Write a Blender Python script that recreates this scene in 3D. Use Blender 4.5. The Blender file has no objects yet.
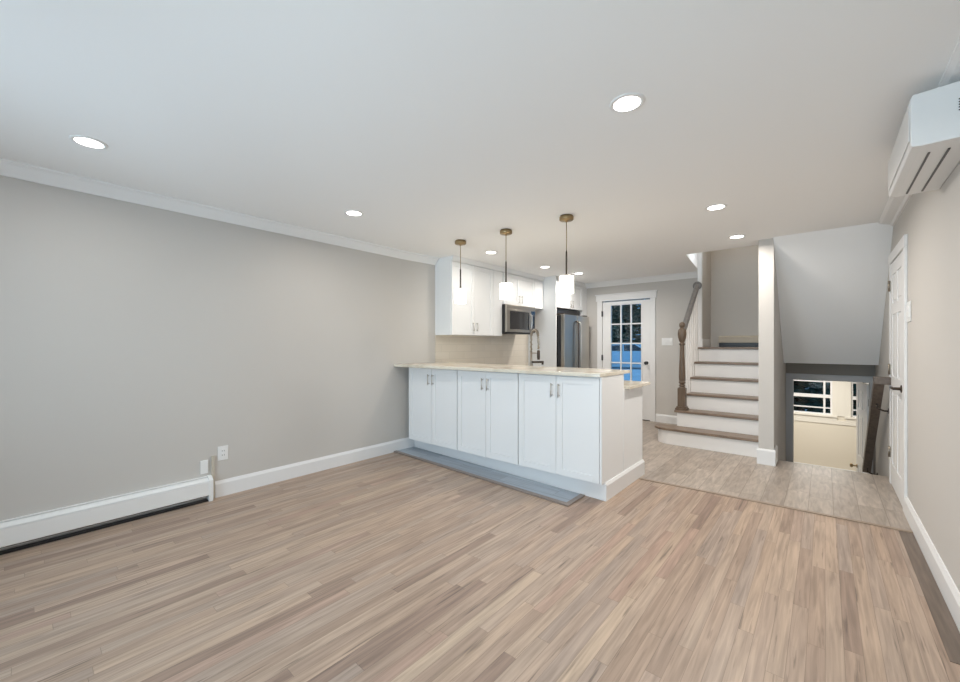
import bpy, bmesh, math, random
from mathutils import Vector, Matrix
random.seed(7)
sc = bpy.context.scene
COL = sc.collection

# ------------------------------------------------------------------ camera
H_CAM = 1.30
cam_d = bpy.data.cameras.new('camera'); cam = bpy.data.objects.new('camera', cam_d); COL.objects.link(cam)
cam_d.sensor_width = 36.0
cam_d.lens = 36.0 * 400.0 / 960.0
cam_d.shift_y = 3.5 / 960.0
cam_d.clip_start = 0.02
cam.location = (0, 0, H_CAM)
cam.rotation_euler = (math.radians(90), 0, math.atan(345.0 / 400.0))
sc.camera = cam

# ------------------------------------------------------------------ world, exposure
sc.view_settings.view_transform = 'Standard'
sc.view_settings.look = 'None'
sc.view_settings.gamma = 1.0
sc.view_settings.use_curve_mapping = False
sc.view_settings.exposure = 0.13
w = bpy.data.worlds.new('World'); sc.world = w; w.use_nodes = True
wn = w.node_tree.nodes; wl = w.node_tree.links
bg = wn['Background']
bg.inputs['Color'].default_value = (0.17, 0.42, 0.80, 1)
bg.inputs['Strength'].default_value = 1.35

# ------------------------------------------------------------------ lights
DAY = (0.80, 0.90, 1.0)
WARM = (1.0, 0.945, 0.875)
def area(name, loc, direction, sx, sy, power, color, shape='RECTANGLE'):
    d = bpy.data.lights.new(name, 'AREA'); d.shape = shape; d.size = sx
    if shape in ('RECTANGLE', 'ELLIPSE'): d.size_y = sy
    d.energy = power; d.color = color
    o = bpy.data.objects.new(name, d); COL.objects.link(o); o.location = loc
    o.rotation_euler = Vector(direction).to_track_quat('-Z', 'Y').to_euler()
    return o
# daylight entering through the two windows behind the camera
area('window_daylight', (-2.25, -1.42, 1.30), (0, 1, -0.10), 1.9, 1.7, 58, DAY)
area('window_daylight', (-0.25, -1.42, 1.30), (0, 1, 0.05), 0.9, 1.7, 52, DAY)
# daylight of the upper hall falling down the stairwell
u_ = area('upper_hall_daylight', (-0.64, 6.05, 3.2), (-1, 0.05, -0.35), 0.5, 0.5, 5, (0.84, 0.93, 1.0)); u_.data.spread = math.radians(80)
area('landing_warm_fill', (-0.95, 6.7, 4.8), (0, 0, -1), 0.3, 0.3, 12, (1.0, 0.82, 0.60))  # unseen warm fill, added to tint the landing wall tan
# ceiling light of the lower entry hall
area('entry_hall_light', (-0.3, 9.0, 1.02), (0, 0.1, -1), 1.2, 1.2, 46, (1.0, 0.96, 0.88))
DOWN = [(-3.138, 0.268), (-0.708, 1.883), (-3.092, 1.912), (-0.684, 3.789), (-0.703, 4.969), (-3.127, 3.834), (-3.111, 5.067), (-2.983, 5.885)]
DOWN_W = [3.0, 14.0, 5.5, 19.0, 9.5, 4.5, 4.0, 16.0]
for (x, y), p in zip(DOWN, DOWN_W):
    area('recessed_light_glow', (x, y, 2.420), (0, 0, -1), 0.12, 0.12, p, WARM, 'DISK').data.spread = math.radians(168)

# ------------------------------------------------------------------ materials
MATS = {}
def mat(name, col, rough=0.5, metal=0.0, emis=None, estr=0.0, spec=0.5, coat=0.0):
    m = bpy.data.materials.new(name); m.use_nodes = True
    b = m.node_tree.nodes['Principled BSDF']
    b.inputs['Base Color'].default_value = (*col, 1); b.inputs['Roughness'].default_value = rough
    b.inputs['Metallic'].default_value = metal
    b.inputs['Specular IOR Level'].default_value = spec
    if coat: b.inputs['Coat Weight'].default_value = coat
    if emis:
        b.inputs['Emission Color'].default_value = (*emis, 1); b.inputs['Emission Strength'].default_value = estr
    MATS[name] = m
    return m
def nd(m, t, **kw):
    n = m.node_tree.nodes.new(t)
    for k, v in kw.items(): setattr(n, k, v)
    return n
def lk(m, a, b): m.node_tree.links.new(a, b)
def math_n(m, op, a, b=None):
    n = nd(m, 'ShaderNodeMath', operation=op)
    for i, v in enumerate((a, b)):
        if v is None: continue
        if isinstance(v, (int, float)): n.inputs[i].default_value = v
        else: lk(m, v, n.inputs[i])
    return n.outputs[0]
def bumpy(m, scale, strength, dist=0.002, detail=3):
    b = m.node_tree.nodes['Principled BSDF']
    tc = nd(m, 'ShaderNodeTexCoord'); n = nd(m, 'ShaderNodeTexNoise'); n.inputs['Scale'].default_value = scale
    n.inputs['Detail'].default_value = detail
    lk(m, tc.outputs['Object'], n.inputs['Vector'])
    bp = nd(m, 'ShaderNodeBump'); bp.inputs['Strength'].default_value = strength; bp.inputs['Distance'].default_value = dist
    lk(m, n.outputs['Fac'], bp.inputs['Height']); lk(m, bp.outputs['Normal'], b.inputs['Normal'])

M_crown = mat('crown_paint', (0.85, 0.85, 0.845), 0.8, spec=0.2)
M_wall = mat('painted_wall', (0.59, 0.566, 0.535), 0.75, spec=0.25); bumpy(M_wall, 350, 0.08)
M_ceil = mat('ceiling_paint', (0.93, 0.93, 0.925), 0.85, spec=0.2); bumpy(M_ceil, 300, 0.05)
M_trim = mat('white_trim_paint', (0.82, 0.82, 0.82), 0.38, spec=0.4)
M_cab = mat('white_cabinet_lacquer', (0.85, 0.86, 0.865), 0.38, spec=0.4)
M_riser = mat('white_riser_paint', (0.88, 0.86, 0.84), 0.45)
M_nick = mat('brushed_nickel', (0.62, 0.60, 0.57), 0.28, 1.0)
M_steel = mat('stainless_steel', (0.43, 0.395, 0.345), 0.30, 1.0)
M_brass = mat('aged_brass', (0.36, 0.27, 0.15), 0.38, 1.0)
M_black = mat('black_plastic', (0.018, 0.018, 0.02), 0.35)
M_bronze = mat('oil_rubbed_bronze', (0.06, 0.045, 0.035), 0.4, 0.6)
M_blackglass = mat('black_glass', (0.012, 0.012, 0.014), 0.06, coat=0.5)
M_plastic = mat('white_plastic', (0.84, 0.84, 0.83), 0.35)
M_ac = mat('air_conditioner_plastic', (0.80, 0.80, 0.79), 0.4)
M_heat = mat('heater_enamel', (0.85, 0.85, 0.84), 0.3)
M_hall = mat('hall_cream_paint', (0.76, 0.71, 0.61), 0.7)
M_greydoor = mat('grey_painted_frame', (0.45, 0.455, 0.465), 0.5)
M_shadewall = mat('shaded_wall_paint', (0.27, 0.245, 0.215), 0.7)  # wall paint darkened: the shade under the soffit is put into the colour
M_faucet = mat('dark_brushed_nickel', (0.36, 0.32, 0.27), 0.32, 1.0)
M_creamtrim = mat('cream_window_trim', (0.80, 0.77, 0.70), 0.5)
M_beige = mat('beige_filler_strip', (0.55, 0.50, 0.42), 0.7)
M_shade = mat('frosted_glass_shade', (0.95, 0.92, 0.85), 0.35, emis=(1.0, 0.93, 0.80), estr=3.2)
M_lens = mat('downlight_lens', (0.95, 0.95, 0.95), 0.4, emis=(1.0, 0.97, 0.92), estr=9.0)
M_bark = mat('tree_bark', (0.06, 0.045, 0.035), 0.9)
M_leaf = mat('dark_evergreen_leaf', (0.030, 0.070, 0.040), 0.6)
M_carpaint = mat('pale_blue_car_paint', (0.62, 0.68, 0.72), 0.25, 0.3, coat=0.6)
M_rubber = mat('tyre_rubber', (0.02, 0.02, 0.02), 0.8)

def glass(name):
    m = bpy.data.materials.new(name); m.use_nodes = True
    nt = m.node_tree; nt.nodes.clear()
    o = nt.nodes.new('ShaderNodeOutputMaterial'); t = nt.nodes.new('ShaderNodeBsdfTransparent'); g = nt.nodes.new('ShaderNodeBsdfGlossy')
    g.inputs['Roughness'].default_value = 0.01; t.inputs['Color'].default_value = (0.90, 0.95, 0.95, 1)
    mx = nt.nodes.new('ShaderNodeMixShader'); fr = nt.nodes.new('ShaderNodeFresnel'); fr.inputs['IOR'].default_value = 1.35
    nt.links.new(fr.outputs[0], mx.inputs[0]); nt.links.new(t.outputs[0], mx.inputs[1]); nt.links.new(g.outputs[0], mx.inputs[2])
    nt.links.new(mx.outputs[0], o.inputs['Surface'])
    return m
M_glass = glass('window_glass')

def plank_mat(name, width, length, ramp, axis='Y', gap=0.02, gapdark=0.55, grain=0.35, rough=0.38, gapcol=None, gs=(55.0, 2.6), off0=0.0, streak=(0.66, 0.78, 0.45)):
    """boards running along one world axis, every board with its own tone, grain and joints"""
    m = bpy.data.materials.new(name); m.use_nodes = True
    b = m.node_tree.nodes['Principled BSDF']
    tc = nd(m, 'ShaderNodeNewGeometry'); sp = nd(m, 'ShaderNodeSeparateXYZ'); lk(m, tc.outputs['Position'], sp.inputs[0])
    if axis == 'Y': u, v = sp.outputs['X'], sp.outputs['Y']
    else: u, v = sp.outputs['Y'], sp.outputs['X']
    us = math_n(m, 'DIVIDE', math_n(m, 'SUBTRACT', u, off0), width); row = math_n(m, 'FLOOR', us); uf = math_n(m, 'FRACT', us)
    wn1 = nd(m, 'ShaderNodeTexWhiteNoise', noise_dimensions='1D'); lk(m, row, wn1.inputs['W'])
    off = math_n(m, 'MULTIPLY', wn1.outputs['Value'], 7.31)
    ln = math_n(m, 'ADD', math_n(m, 'MULTIPLY', wn1.outputs['Value'], length * 0.7), length * 0.65)
    vs = math_n(m, 'ADD', math_n(m, 'DIVIDE', v, ln), off)
    cell = math_n(m, 'FLOOR', vs); vf = math_n(m, 'FRACT', vs)
    cb = nd(m, 'ShaderNodeCombineXYZ'); lk(m, row, cb.inputs[0]); lk(m, cell, cb.inputs[1])
    wn2 = nd(m, 'ShaderNodeTexWhiteNoise', noise_dimensions='3D'); lk(m, cb.outputs[0], wn2.inputs['Vector'])
    # grain
    gv = nd(m, 'ShaderNodeCombineXYZ')
    lk(m, math_n(m, 'MULTIPLY', u, gs[0]), gv.inputs[0]); lk(m, math_n(m, 'MULTIPLY', v, gs[1]), gv.inputs[1])
    lk(m, math_n(m, 'MULTIPLY', wn2.outputs['Value'], 37.0), gv.inputs[2])
    ns = nd(m, 'ShaderNodeTexNoise'); ns.inputs['Scale'].default_value = 1.0; ns.inputs['Detail'].default_value = 6; ns.inputs['Distortion'].default_value = 0.6
    lk(m, gv.outputs[0], ns.inputs['Vector'])
    r = nd(m, 'ShaderNodeValToRGB'); r.color_ramp.interpolation = 'LINEAR'
    els = r.color_ramp.elements
    els[0].position = ramp[0][0]; els[0].color = (*ramp[0][1], 1); els[1].position = ramp[-1][0]; els[1].color = (*ramp[-1][1], 1)
    for p, c in ramp[1:-1]:
        e = els.new(p); e.color = (*c, 1)
    lk(m, wn2.outputs['Value'], r.inputs[0])
    gm = nd(m, 'ShaderNodeMapRange'); lk(m, ns.outputs['Fac'], gm.inputs['Value'])
    gm.inputs['From Min'].default_value = 0.3; gm.inputs['From Max'].default_value = 0.7
    gm.inputs['To Min'].default_value = 1 - grain; gm.inputs['To Max'].default_value = 1 + grain * 0.45
    mul = nd(m, 'ShaderNodeMix', data_type='RGBA', blend_type='MULTIPLY'); mul.inputs['Factor'].default_value = 1
    cbc = nd(m, 'ShaderNodeCombineColor')
    for i in range(3): lk(m, gm.outputs[0], cbc.inputs[i])
    lk(m, r.outputs[0], mul.inputs['A']); lk(m, cbc.outputs[0], mul.inputs['B'])
    # dark streaks and knots
    sv = nd(m, 'ShaderNodeCombineXYZ'); lk(m, math_n(m, 'MULTIPLY', u, 62.0), sv.inputs[0]); lk(m, math_n(m, 'MULTIPLY', v, 3.0), sv.inputs[1]); lk(m, math_n(m, 'MULTIPLY', wn2.outputs['Value'], 91.0), sv.inputs[2])
    n2 = nd(m, 'ShaderNodeTexNoise'); n2.inputs['Scale'].default_value = 1.0; n2.inputs['Detail'].default_value = 4; lk(m, sv.outputs[0], n2.inputs['Vector'])
    st = nd(m, 'ShaderNodeMapRange'); lk(m, n2.outputs['Fac'], st.inputs['Value'])
    st.inputs['From Min'].default_value = streak[0]; st.inputs['From Max'].default_value = streak[1]; st.inputs['To Min'].default_value = 0; st.inputs['To Max'].default_value = streak[2]
    mk = nd(m, 'ShaderNodeMix', data_type='RGBA'); lk(m, st.outputs[0], mk.inputs['Factor']); lk(m, mul.outputs['Result'], mk.inputs['A']); mk.inputs['B'].default_value = (0.07, 0.055, 0.045, 1)
    # joints
    g1 = math_n(m, 'LESS_THAN', uf, gap); g2 = math_n(m, 'LESS_THAN', math_n(m, 'MULTIPLY', vf, ln), gap * width)
    g = math_n(m, 'MAXIMUM', g1, g2)
    gmix = nd(m, 'ShaderNodeMix', data_type='RGBA'); lk(m, math_n(m, 'MULTIPLY', g, gapdark), gmix.inputs['Factor'])
    lk(m, mk.outputs['Result'], gmix.inputs['A']); gmix.inputs['B'].default_value = (*(gapcol or (0.05, 0.035, 0.03)), 1)
    lk(m, gmix.outputs['Result'], b.inputs['Base Color'])
    b.inputs['Roughness'].default_value = rough
    b.inputs['Specular IOR Level'].default_value = 0.35
    bp = nd(m, 'ShaderNodeBump'); bp.inputs['Strength'].default_value = 0.15; bp.inputs['Distance'].default_value = 0.001
    lk(m, math_n(m, 'SUBTRACT', ns.outputs['Fac'], math_n(m, 'MULTIPLY', g, 1.5)), bp.inputs['Height']); lk(m, bp.outputs['Normal'], b.inputs['Normal'])
    MATS[name] = m
    return m
M_floor = plank_mat('hardwood_strip_floor', 0.0605, 1.05,
    [(0.0, (0.296, 0.209, 0.165)), (0.12, (0.377, 0.277, 0.214)), (0.35, (0.449, 0.330, 0.250)), (0.5, (0.400, 0.312, 0.256)), (0.68, (0.476, 0.352, 0.264)), (0.85, (0.426, 0.330, 0.264)), (0.94, (0.431, 0.299, 0.234)), (1.0, (0.516, 0.398, 0.300))],
    grain=0.30, gapdark=0.45, gap=0.03, streak=(0.62, 0.72, 0.55))
M_tilefloor = plank_mat('wood_look_tile_floor', 0.1525, 1.0,
    [(0.0, (0.368, 0.307, 0.259)), (0.5, (0.419, 0.356, 0.301)), (1.0, (0.469, 0.401, 0.343))],
    grain=0.30, gapdark=0.7, gap=0.032, rough=0.35, gapcol=(0.20, 0.165, 0.13), gs=(34.0, 5.0), off0=0.048)
M_inlay = plank_mat('grey_wood_look_tile', 0.15, 0.9,
    [(0.0, (0.32, 0.37, 0.43)), (0.5, (0.38, 0.435, 0.50)), (1.0, (0.43, 0.49, 0.55))],  # grey tile with the blue tint of skylight put into its colour
    axis='X', grain=0.2, gapdark=0.5, gap=0.025, rough=0.4)
def simple_wood(name, c1, c2, rough=0.4, sx=6, sy=60, sz=60):
    m = mat(name, c1, rough)
    tc = nd(m, 'ShaderNodeTexCoord'); mp = nd(m, 'ShaderNodeMapping'); mp.inputs['Scale'].default_value = (sx, sy, sz)
    n = nd(m, 'ShaderNodeTexNoise'); n.inputs['Scale'].default_value = 1; n.inputs['Detail'].default_value = 5
    r = nd(m, 'ShaderNodeValToRGB'); r.color_ramp.elements[0].position = 0.3; r.color_ramp.elements[1].position = 0.7
    r.color_ramp.elements[0].color = (*c1, 1); r.color_ramp.elements[1].color = (*c2, 1)
    lk(m, tc.outputs['Object'], mp.inputs[0]); lk(m, mp.outputs[0], n.inputs['Vector']); lk(m, n.outputs['Fac'], r.inputs[0]); lk(m, r.outputs[0], m.node_tree.nodes['Principled BSDF'].inputs['Base Color'])
    return m
M_tread = simple_wood('stair_tread_oak', (0.15, 0.105, 0.075), (0.26, 0.19, 0.14), 0.35)
M_newel = simple_wood('newel_stained_wood', (0.095, 0.066, 0.045), (0.165, 0.115, 0.078), 0.4, 60, 60, 5)
M_darkboard = simple_wood('dark_floor_board', (0.115, 0.085, 0.065), (0.185, 0.14, 0.11), 0.4, 60, 4, 60)
M_thresh = simple_wood('threshold_wood', (0.27, 0.205, 0.155), (0.36, 0.28, 0.21), 0.4)
M_inlaytrim = simple_wood('grey_wood_edge', (0.20, 0.165, 0.145), (0.28, 0.235, 0.21), 0.4)
M_rail = simple_wood('grey_stained_rail', (0.155, 0.15, 0.15), (0.23, 0.225, 0.225), 0.35, 40, 4, 40)
M_oakrail = simple_wood('brown_stained_rail', (0.10, 0.078, 0.062), (0.16, 0.125, 0.10), 0.4, 40, 4, 40)
M_asphalt = simple_wood('driveway', (0.58, 0.60, 0.62), (0.74, 0.75, 0.76), 0.8, 2, 2, 2)

M_stone = mat('cream_quartz', (0.72, 0.66, 0.55), 0.15, spec=0.5)
def _stone(m):
    tc = nd(m, 'ShaderNodeTexCoord'); n = nd(m, 'ShaderNodeTexNoise'); n.inputs['Scale'].default_value = 3.5; n.inputs['Detail'].default_value = 8; n.inputs['Distortion'].default_value = 1.4
    r = nd(m, 'ShaderNodeValToRGB'); e = r.color_ramp.elements
    e[0].position = 0.35; e[0].color = (0.62, 0.55, 0.44, 1); e[1].position = 0.62; e[1].color = (0.78, 0.73, 0.63, 1)
    k = e.new(0.48); k.color = (0.74, 0.68, 0.57, 1)
    lk(m, tc.outputs['Object'], n.inputs['Vector']); lk(m, n.outputs['Fac'], r.inputs[0]); lk(m, r.outputs[0], m.node_tree.nodes['Principled BSDF'].inputs['Base Color'])
_stone(M_stone)
M_tile = mat('backsplash_tile', (0.66, 0.61, 0.53), 0.15)
def _tile(m):
    g = nd(m, 'ShaderNodeNewGeometry'); sp = nd(m, 'ShaderNodeSeparateXYZ'); cb = nd(m, 'ShaderNodeCombineXYZ')
    lk(m, g.outputs['Position'], sp.inputs[0]); lk(m, sp.outputs['Y'], cb.inputs[0]); lk(m, sp.outputs['Z'], cb.inputs[1])
    b = nd(m, 'ShaderNodeTexBrick'); b.inputs['Scale'].default_value = 1; b.inputs['Brick Width'].default_value = 0.30; b.inputs['Row Height'].default_value = 0.10
    b.inputs['Mortar Size'].default_value = 0.003; b.inputs['Color1'].default_value = (0.70, 0.64, 0.55, 1); b.inputs['Color2'].default_value = (0.74, 0.68, 0.59, 1); b.inputs['Mortar'].default_value = (0.64, 0.59, 0.51, 1)
    lk(m, cb.outputs[0], b.inputs['Vector']); lk(m, b.outputs['Color'], m.node_tree.nodes['Principled BSDF'].inputs['Base Color'])
_tile(M_tile)

# ------------------------------------------------------------------ mesh helpers
OFF = {}
class MB:
    def __init__(s): s.bm = bmesh.new()
    def quad(s, pts, smooth=False):
        f = s.bm.faces.new([s.bm.verts.new(p) for p in pts]); f.smooth = smooth; return s
    def hexa(s, P):
        v = [s.bm.verts.new(p) for p in P]
        for a in ((0, 3, 2, 1), (4, 5, 6, 7), (0, 1, 5, 4), (1, 2, 6, 5), (2, 3, 7, 6), (3, 0, 4, 7)):
            s.bm.faces.new([v[i] for i in a])
        return s
    def box(s, x0, x1, y0, y1, z0, z1):
        return s.hexa([(x0, y0, z0), (x1, y0, z0), (x1, y1, z0), (x0, y1, z0), (x0, y0, z1), (x1, y0, z1), (x1, y1, z1), (x0, y1, z1)])
    def obox(s, O, u, n, u0, u1, n0, n1, z0, z1):
        """box in a frame: u horizontal, n outward, z up; O origin"""
        O, u, n = Vector(O), Vector(u).normalized(), Vector(n).normalized(); Z = Vector((0, 0, 1))
        P = []
        for z in (z0, z1):
            for a, b in ((u0, n0), (u1, n0), (u1, n1), (u0, n1)): P.append(O + u * a + n * b + Z * z)
        return s.hexa(P)
    def prism(s, poly, a0, a1, axis='z'):
        def mk(p, a):
            if axis == 'z': return (p[0], p[1], a)
            if axis == 'y': return (p[0], a, p[1])
            return (a, p[0], p[1])
        lo = [s.bm.verts.new(mk(p, a0)) for p in poly]; hi = [s.bm.verts.new(mk(p, a1)) for p in poly]
        n = len(poly); s.bm.faces.new(lo[::-1]); s.bm.faces.new(hi)
        for i in range(n): s.bm.faces.new([lo[i], lo[(i + 1) % n], hi[(i + 1) % n], hi[i]])
        return s
    def lathe(s, c, prof, seg=28, axis=(0, 0, 1), square=False):
        """prof: list of (radius, height) along the axis from point c"""
        q = Vector((0, 0, 1)).rotation_difference(Vector(axis).normalized()).to_matrix(); c = Vector(c); rings = []
        for r, h in prof:
            ring = []
            for k in range(seg):
                a = 2 * math.pi * k / seg
                ring.append(s.bm.verts.new(c + q @ Vector((max(r, 1e-4) * math.cos(a), max(r, 1e-4) * math.sin(a), h))))
            rings.append(ring)
        for i in range(len(rings) - 1):
            for k in range(seg):
                f = s.bm.faces.new([rings[i][k], rings[i][(k + 1) % seg], rings[i + 1][(k + 1) % seg], rings[i + 1][k]]); f.smooth = True
        s.bm.faces.new(rings[0][::-1]); s.bm.faces.new(rings[-1])
        return s
    def cyl(s, a, b, r, seg=20):
        a, b = Vector(a), Vector(b); return s.lathe(a, [(r, 0), (r, (b - a).length)], seg, b - a)
    def tube(s, pts, r, seg=12):
        pts = [Vector(p) for p in pts]; rings = []
        up = Vector((0.123, 0.31, 0.9)).normalized()
        for i, p in enumerate(pts):
            t = (pts[min(i + 1, len(pts) - 1)] - pts[max(i - 1, 0)]).normalized()
            if i == 0: n = t.cross(up).normalized()
            else: n = (n - t * n.dot(t)).normalized()
            b = t.cross(n)
            rr = r[i] if isinstance(r, (list, tuple)) else r
            rings.append([s.bm.verts.new(p + (n * math.cos(2 * math.pi * k / seg) + b * math.sin(2 * math.pi * k / seg)) * rr) for k in range(seg)])
        for i in range(len(rings) - 1):
            for k in range(seg):
                f = s.bm.faces.new([rings[i][k], rings[i][(k + 1) % seg], rings[i + 1][(k + 1) % seg], rings[i + 1][k]]); f.smooth = True
        s.bm.faces.new(rings[0][::-1]); s.bm.faces.new(rings[-1])
        return s
    def sweep(s, prof, a, b, up=(0, 0, 1)):
        """straight extrusion of a 2D profile (side, up) from a to b"""
        a, b = Vector(a), Vector(b); t = (b - a).normalized(); side = t.cross(Vector(up)).normalized(); u = side.cross(t)
        A = [s.bm.verts.new(a + side * p[0] + u * p[1]) for p in prof]; B = [s.bm.verts.new(b + side * p[0] + u * p[1]) for p in prof]
        n = len(prof); s.bm.faces.new(A[::-1]); s.bm.faces.new(B)
        for i in range(n): s.bm.faces.new([A[i], A[(i + 1) % n], B[(i + 1) % n], B[i]])
        return s
    def build(s, name, m, parent=None, bevel=0.0, segs=2):
        bmesh.ops.recalc_face_normals(s.bm, faces=s.bm.faces[:])
        off = OFF.get(parent.name, Vector((0, 0, 0))) if parent else Vector((0, 0, 0))
        if off.length: bmesh.ops.translate(s.bm, verts=s.bm.verts[:], vec=-off)
        me = bpy.data.meshes.new(name); s.bm.to_mesh(me); s.bm.free()
        me.materials.append(m)
        o = bpy.data.objects.new(name, me); COL.objects.link(o)
        if parent: o.parent = parent
        OFF[o.name] = off
        if bevel:
            md = o.modifiers.new('bevel', 'BEVEL'); md.width = bevel; md.segments = segs; md.limit_method = 'ANGLE'; md.angle_limit = math.radians(40)
        return o
def thing(name, label, cat, loc, group=None):
    o = bpy.data.objects.new(name, None); COL.objects.link(o); o.location = loc; o.empty_display_size = 0.1
    OFF[o.name] = Vector(loc); return tag(o, label, cat, group)
def tag(o, label, cat, group=None):
    o['label'] = label; o['category'] = cat
    if group: o['group'] = group
    return o
def struct(o): o['kind'] = 'structure'; return o
def copy_thing(src, loc, label):
    c = src.copy(); COL.objects.link(c); c.location = loc; c['label'] = label
    for ch in src.children:
        d = ch.copy(); COL.objects.link(d); d.parent = c
        for g in ch.children:
            e = g.copy(); COL.objects.link(e); e.parent = d
    return c

# ------------------------------------------------------------------ dimensions
XL, XR = -3.93, 0.478         # left and right wall faces
YB = 7.03                     # rear wall face
YF = -1.30                    # wall behind the camera
ZC = 2.44                     # ceiling
SX0, SX1 = -0.550, -0.415     # wall between the two stairs
YCOL = 5.30
LOW = -1.25                   # lower hall floor
T = 0.12

# ================================================================== ROOM SHELL
mb = MB(); mb.prism([(XL + 0.02, YF), (XR, YF), (XR, 4.055), (-1.36, 3.95), (XL, 3.82), (-3.975, 3.64)], -0.10, 0.0)
struct(mb.build('floor', M_floor))
mb = MB(); mb.prism([(XL, 3.82), (-1.36, 3.95), (XR, 4.055), (XR, 5.60), (SX0 - 0.0, 5.60), (SX0, YB), (XL, YB)], -0.10, 0.0)
struct(mb.build('floor', M_tilefloor))
# strip of wood between hardwood and tile
mb = MB(); mb.prism([(-1.36, 3.925), (XR - 0.018, 4.03), (XR - 0.018, 4.065), (-1.36, 3.962)], 0.0005, 0.007)
struct(mb.build('trim_1', M_thresh, bevel=0.002))
# dark board closing the hardwood along the right wall
mb = MB(); mb.box(0.388, 0.459, 2.50, 4.02, 0.0003, 0.003)
struct(mb.build('trim_2', M_darkboard))
# grey inlay in front of the peninsula with its wooden edge
mb = MB(); mb.prism([(-3.945, 3.02), (-1.60, 2.93), (-1.60, 3.182), (-3.945, 3.28)], 0.0005, 0.010)
struct(mb.build('trim_3', M_inlay))
mb = MB(); mb.prism([(-3.945, 2.975), (-1.555, 2.885), (-1.555, 3.180), (-1.598, 3.182), (-1.598, 2.931), (-3.945, 3.021)], 0.0005, 0.014)
struct(mb.build('trim_4', M_inlaytrim, bevel=0.003))

def wl(y): return -3.8985 - 0.0202 * y       # the left wall of the living area runs slightly out of square
mb = MB(); mb.prism([(XL - T - 0.06, YF - T), (wl(YF - T), YF - T), (-3.958, 3.10), (XL, 3.64), (XL, YB + T), (XL - T - 0.06, YB + T)], -0.1, ZC + 0.1)
struct(mb.build('wall_left', M_wall))
mb = MB()                                       # right wall with the opening of door_2 closed by its leaf
mb.box(XR, XR + T, YF - T, YB + T, LOW - 0.1, ZC + 0.1)
struct(mb.build('wall_right', M_wall))
# wall behind the camera with two windows
wins = [(-3.20, -1.30, 0.45, 2.15), (-0.70, 0.20, 0.45, 2.15)]
mb = MB()
xs = XL
for (a, b, z0, z1) in wins:
    mb.box(xs, a, YF - T, YF, -0.1, ZC + 0.1); mb.box(a, b, YF - T, YF, -0.1, z0); mb.box(a, b, YF - T, YF, z1, ZC + 0.1); xs = b
mb.box(xs, XR, YF - T, YF, -0.1, ZC + 0.1)
struct(mb.build('wall_front', M_wall))
for i, (a, b, z0, z1) in enumerate(wins):
    mb = MB(); t = 0.05; y0, y1 = YF - 0.08, YF - 0.03
    mb.box(a, a + t, y0, y1, z0, z1); mb.box(b - t, b, y0, y1, z0, z1); mb.box(a + t, b - t, y0, y1, z0, z0 + t); mb.box(a + t, b - t, y0, y1, z1 - t, z1)
    zc = (z0 + z1) / 2; mb.box(a + t, b - t, y0, y1, zc - 0.02, zc + 0.02)
    wfr = struct(mb.build('window_%d' % (i + 1), M_trim))
    mb = MB(); mb.box(a + t, b - t, YF - 0.058, YF - 0.052, z0 + t, z1 - t); mb.build('pane', M_glass, wfr)
    mb = MB(); c = 0.09
    mb.box(a - c, a, YF, YF + 0.02, z0 - c, z1 + c); mb.box(b, b + c, YF, YF + 0.02, z0 - c, z1 + c); mb.box(a, b, YF, YF + 0.02, z1, z1 + c); mb.box(a - c, b + c, YF, YF + 0.05, z0 - 0.03, z0)
    mb.build('casing', M_trim, wfr, bevel=0.003)

# rear wall with the opening for the glazed door
DX0, DX1, DZ = -3.095, -2.245, 2.09
mb = MB()
mb.box(XL, DX0, YB, YB + T, -0.1, ZC + 0.1); mb.box(DX1, -1.454, YB, YB + T, -0.1, ZC + 0.1); mb.box(DX0, DX1, YB, YB + T, DZ, ZC + 0.1)
struct(mb.build('wall_back', M_wall))
# ceiling, with the stairwell cut out
mb = MB()
mb.prism([(XL - 0.05, YF), (XR, YF), (XR, 5.25), (SX1, 5.25), (SX1, YCOL), (SX0, YCOL), (SX0, 5.55), (-1.335, 5.545), (XL - 0.05, 5.545)], ZC, ZC + 0.12)
mb.prism([(XL - 0.05, 5.545), (-1.335, 5.545), (-1.454, 6.70), (-1.454, YB), (XL - 0.05, YB)], ZC, ZC + 0.12)
struct(mb.build('ceiling', M_ceil))
# wall between the stairs
mb = MB(); mb.box(SX0, SX1, YCOL, 7.40, LOW - 0.1, ZC); mb.box(SX0, SX1, YCOL, 7.40, ZC, 4.9)
struct(mb.build('wall_divider', M_wall))
# white return beside the landing, rising through the stairwell
mb = MB(); mb.box(-1.454, -1.399, 6.70, 7.29, 1.262, 4.9)
struct(mb.build('trim_13', M_trim))
mb = MB(); mb.box(-1.3985, -1.390, 6.703, 7.29, 1.262, 4.9); struct(mb.build('wall_landing_left', M_wall))
mb = MB(); mb.box(-1.454, -1.442, 7.03, 7.29, 0.0, 1.228); struct(mb.build('wall_under_landing', M_wall))
mb = MB(); mb.prism([(-1.335, 5.545), (-1.30, 5.545 - 0.12), (-1.50, 5.545 - 0.12), (-1.56, 6.70), (-1.454, 6.70)], ZC + 0.12, 4.9)
mb.prism([(-1.3352, 5.546), (-1.345, 5.546), (-1.465, 6.70), (-1.4542, 6.70)], ZC + 0.001, ZC + 0.12)
struct(mb.build('wall_stairwell_left', M_trim))
mb = MB(); mb.box(-1.454, SX0, 7.29, 7.41, 1.205, 4.9)
struct(mb.build('wall_landing_back', M_wall))
mb = MB(); mb.box(-1.30, SX0, 5.43, 5.55, ZC + 0.12, 4.9)
struct(mb.build('wall_stairwell_front', M_wall))
mb = MB(); mb.box(-1.60, SX1, 5.40, 7.41, 4.9, 5.0)
struct(mb.build('ceiling_upper_hall', M_ceil))
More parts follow.
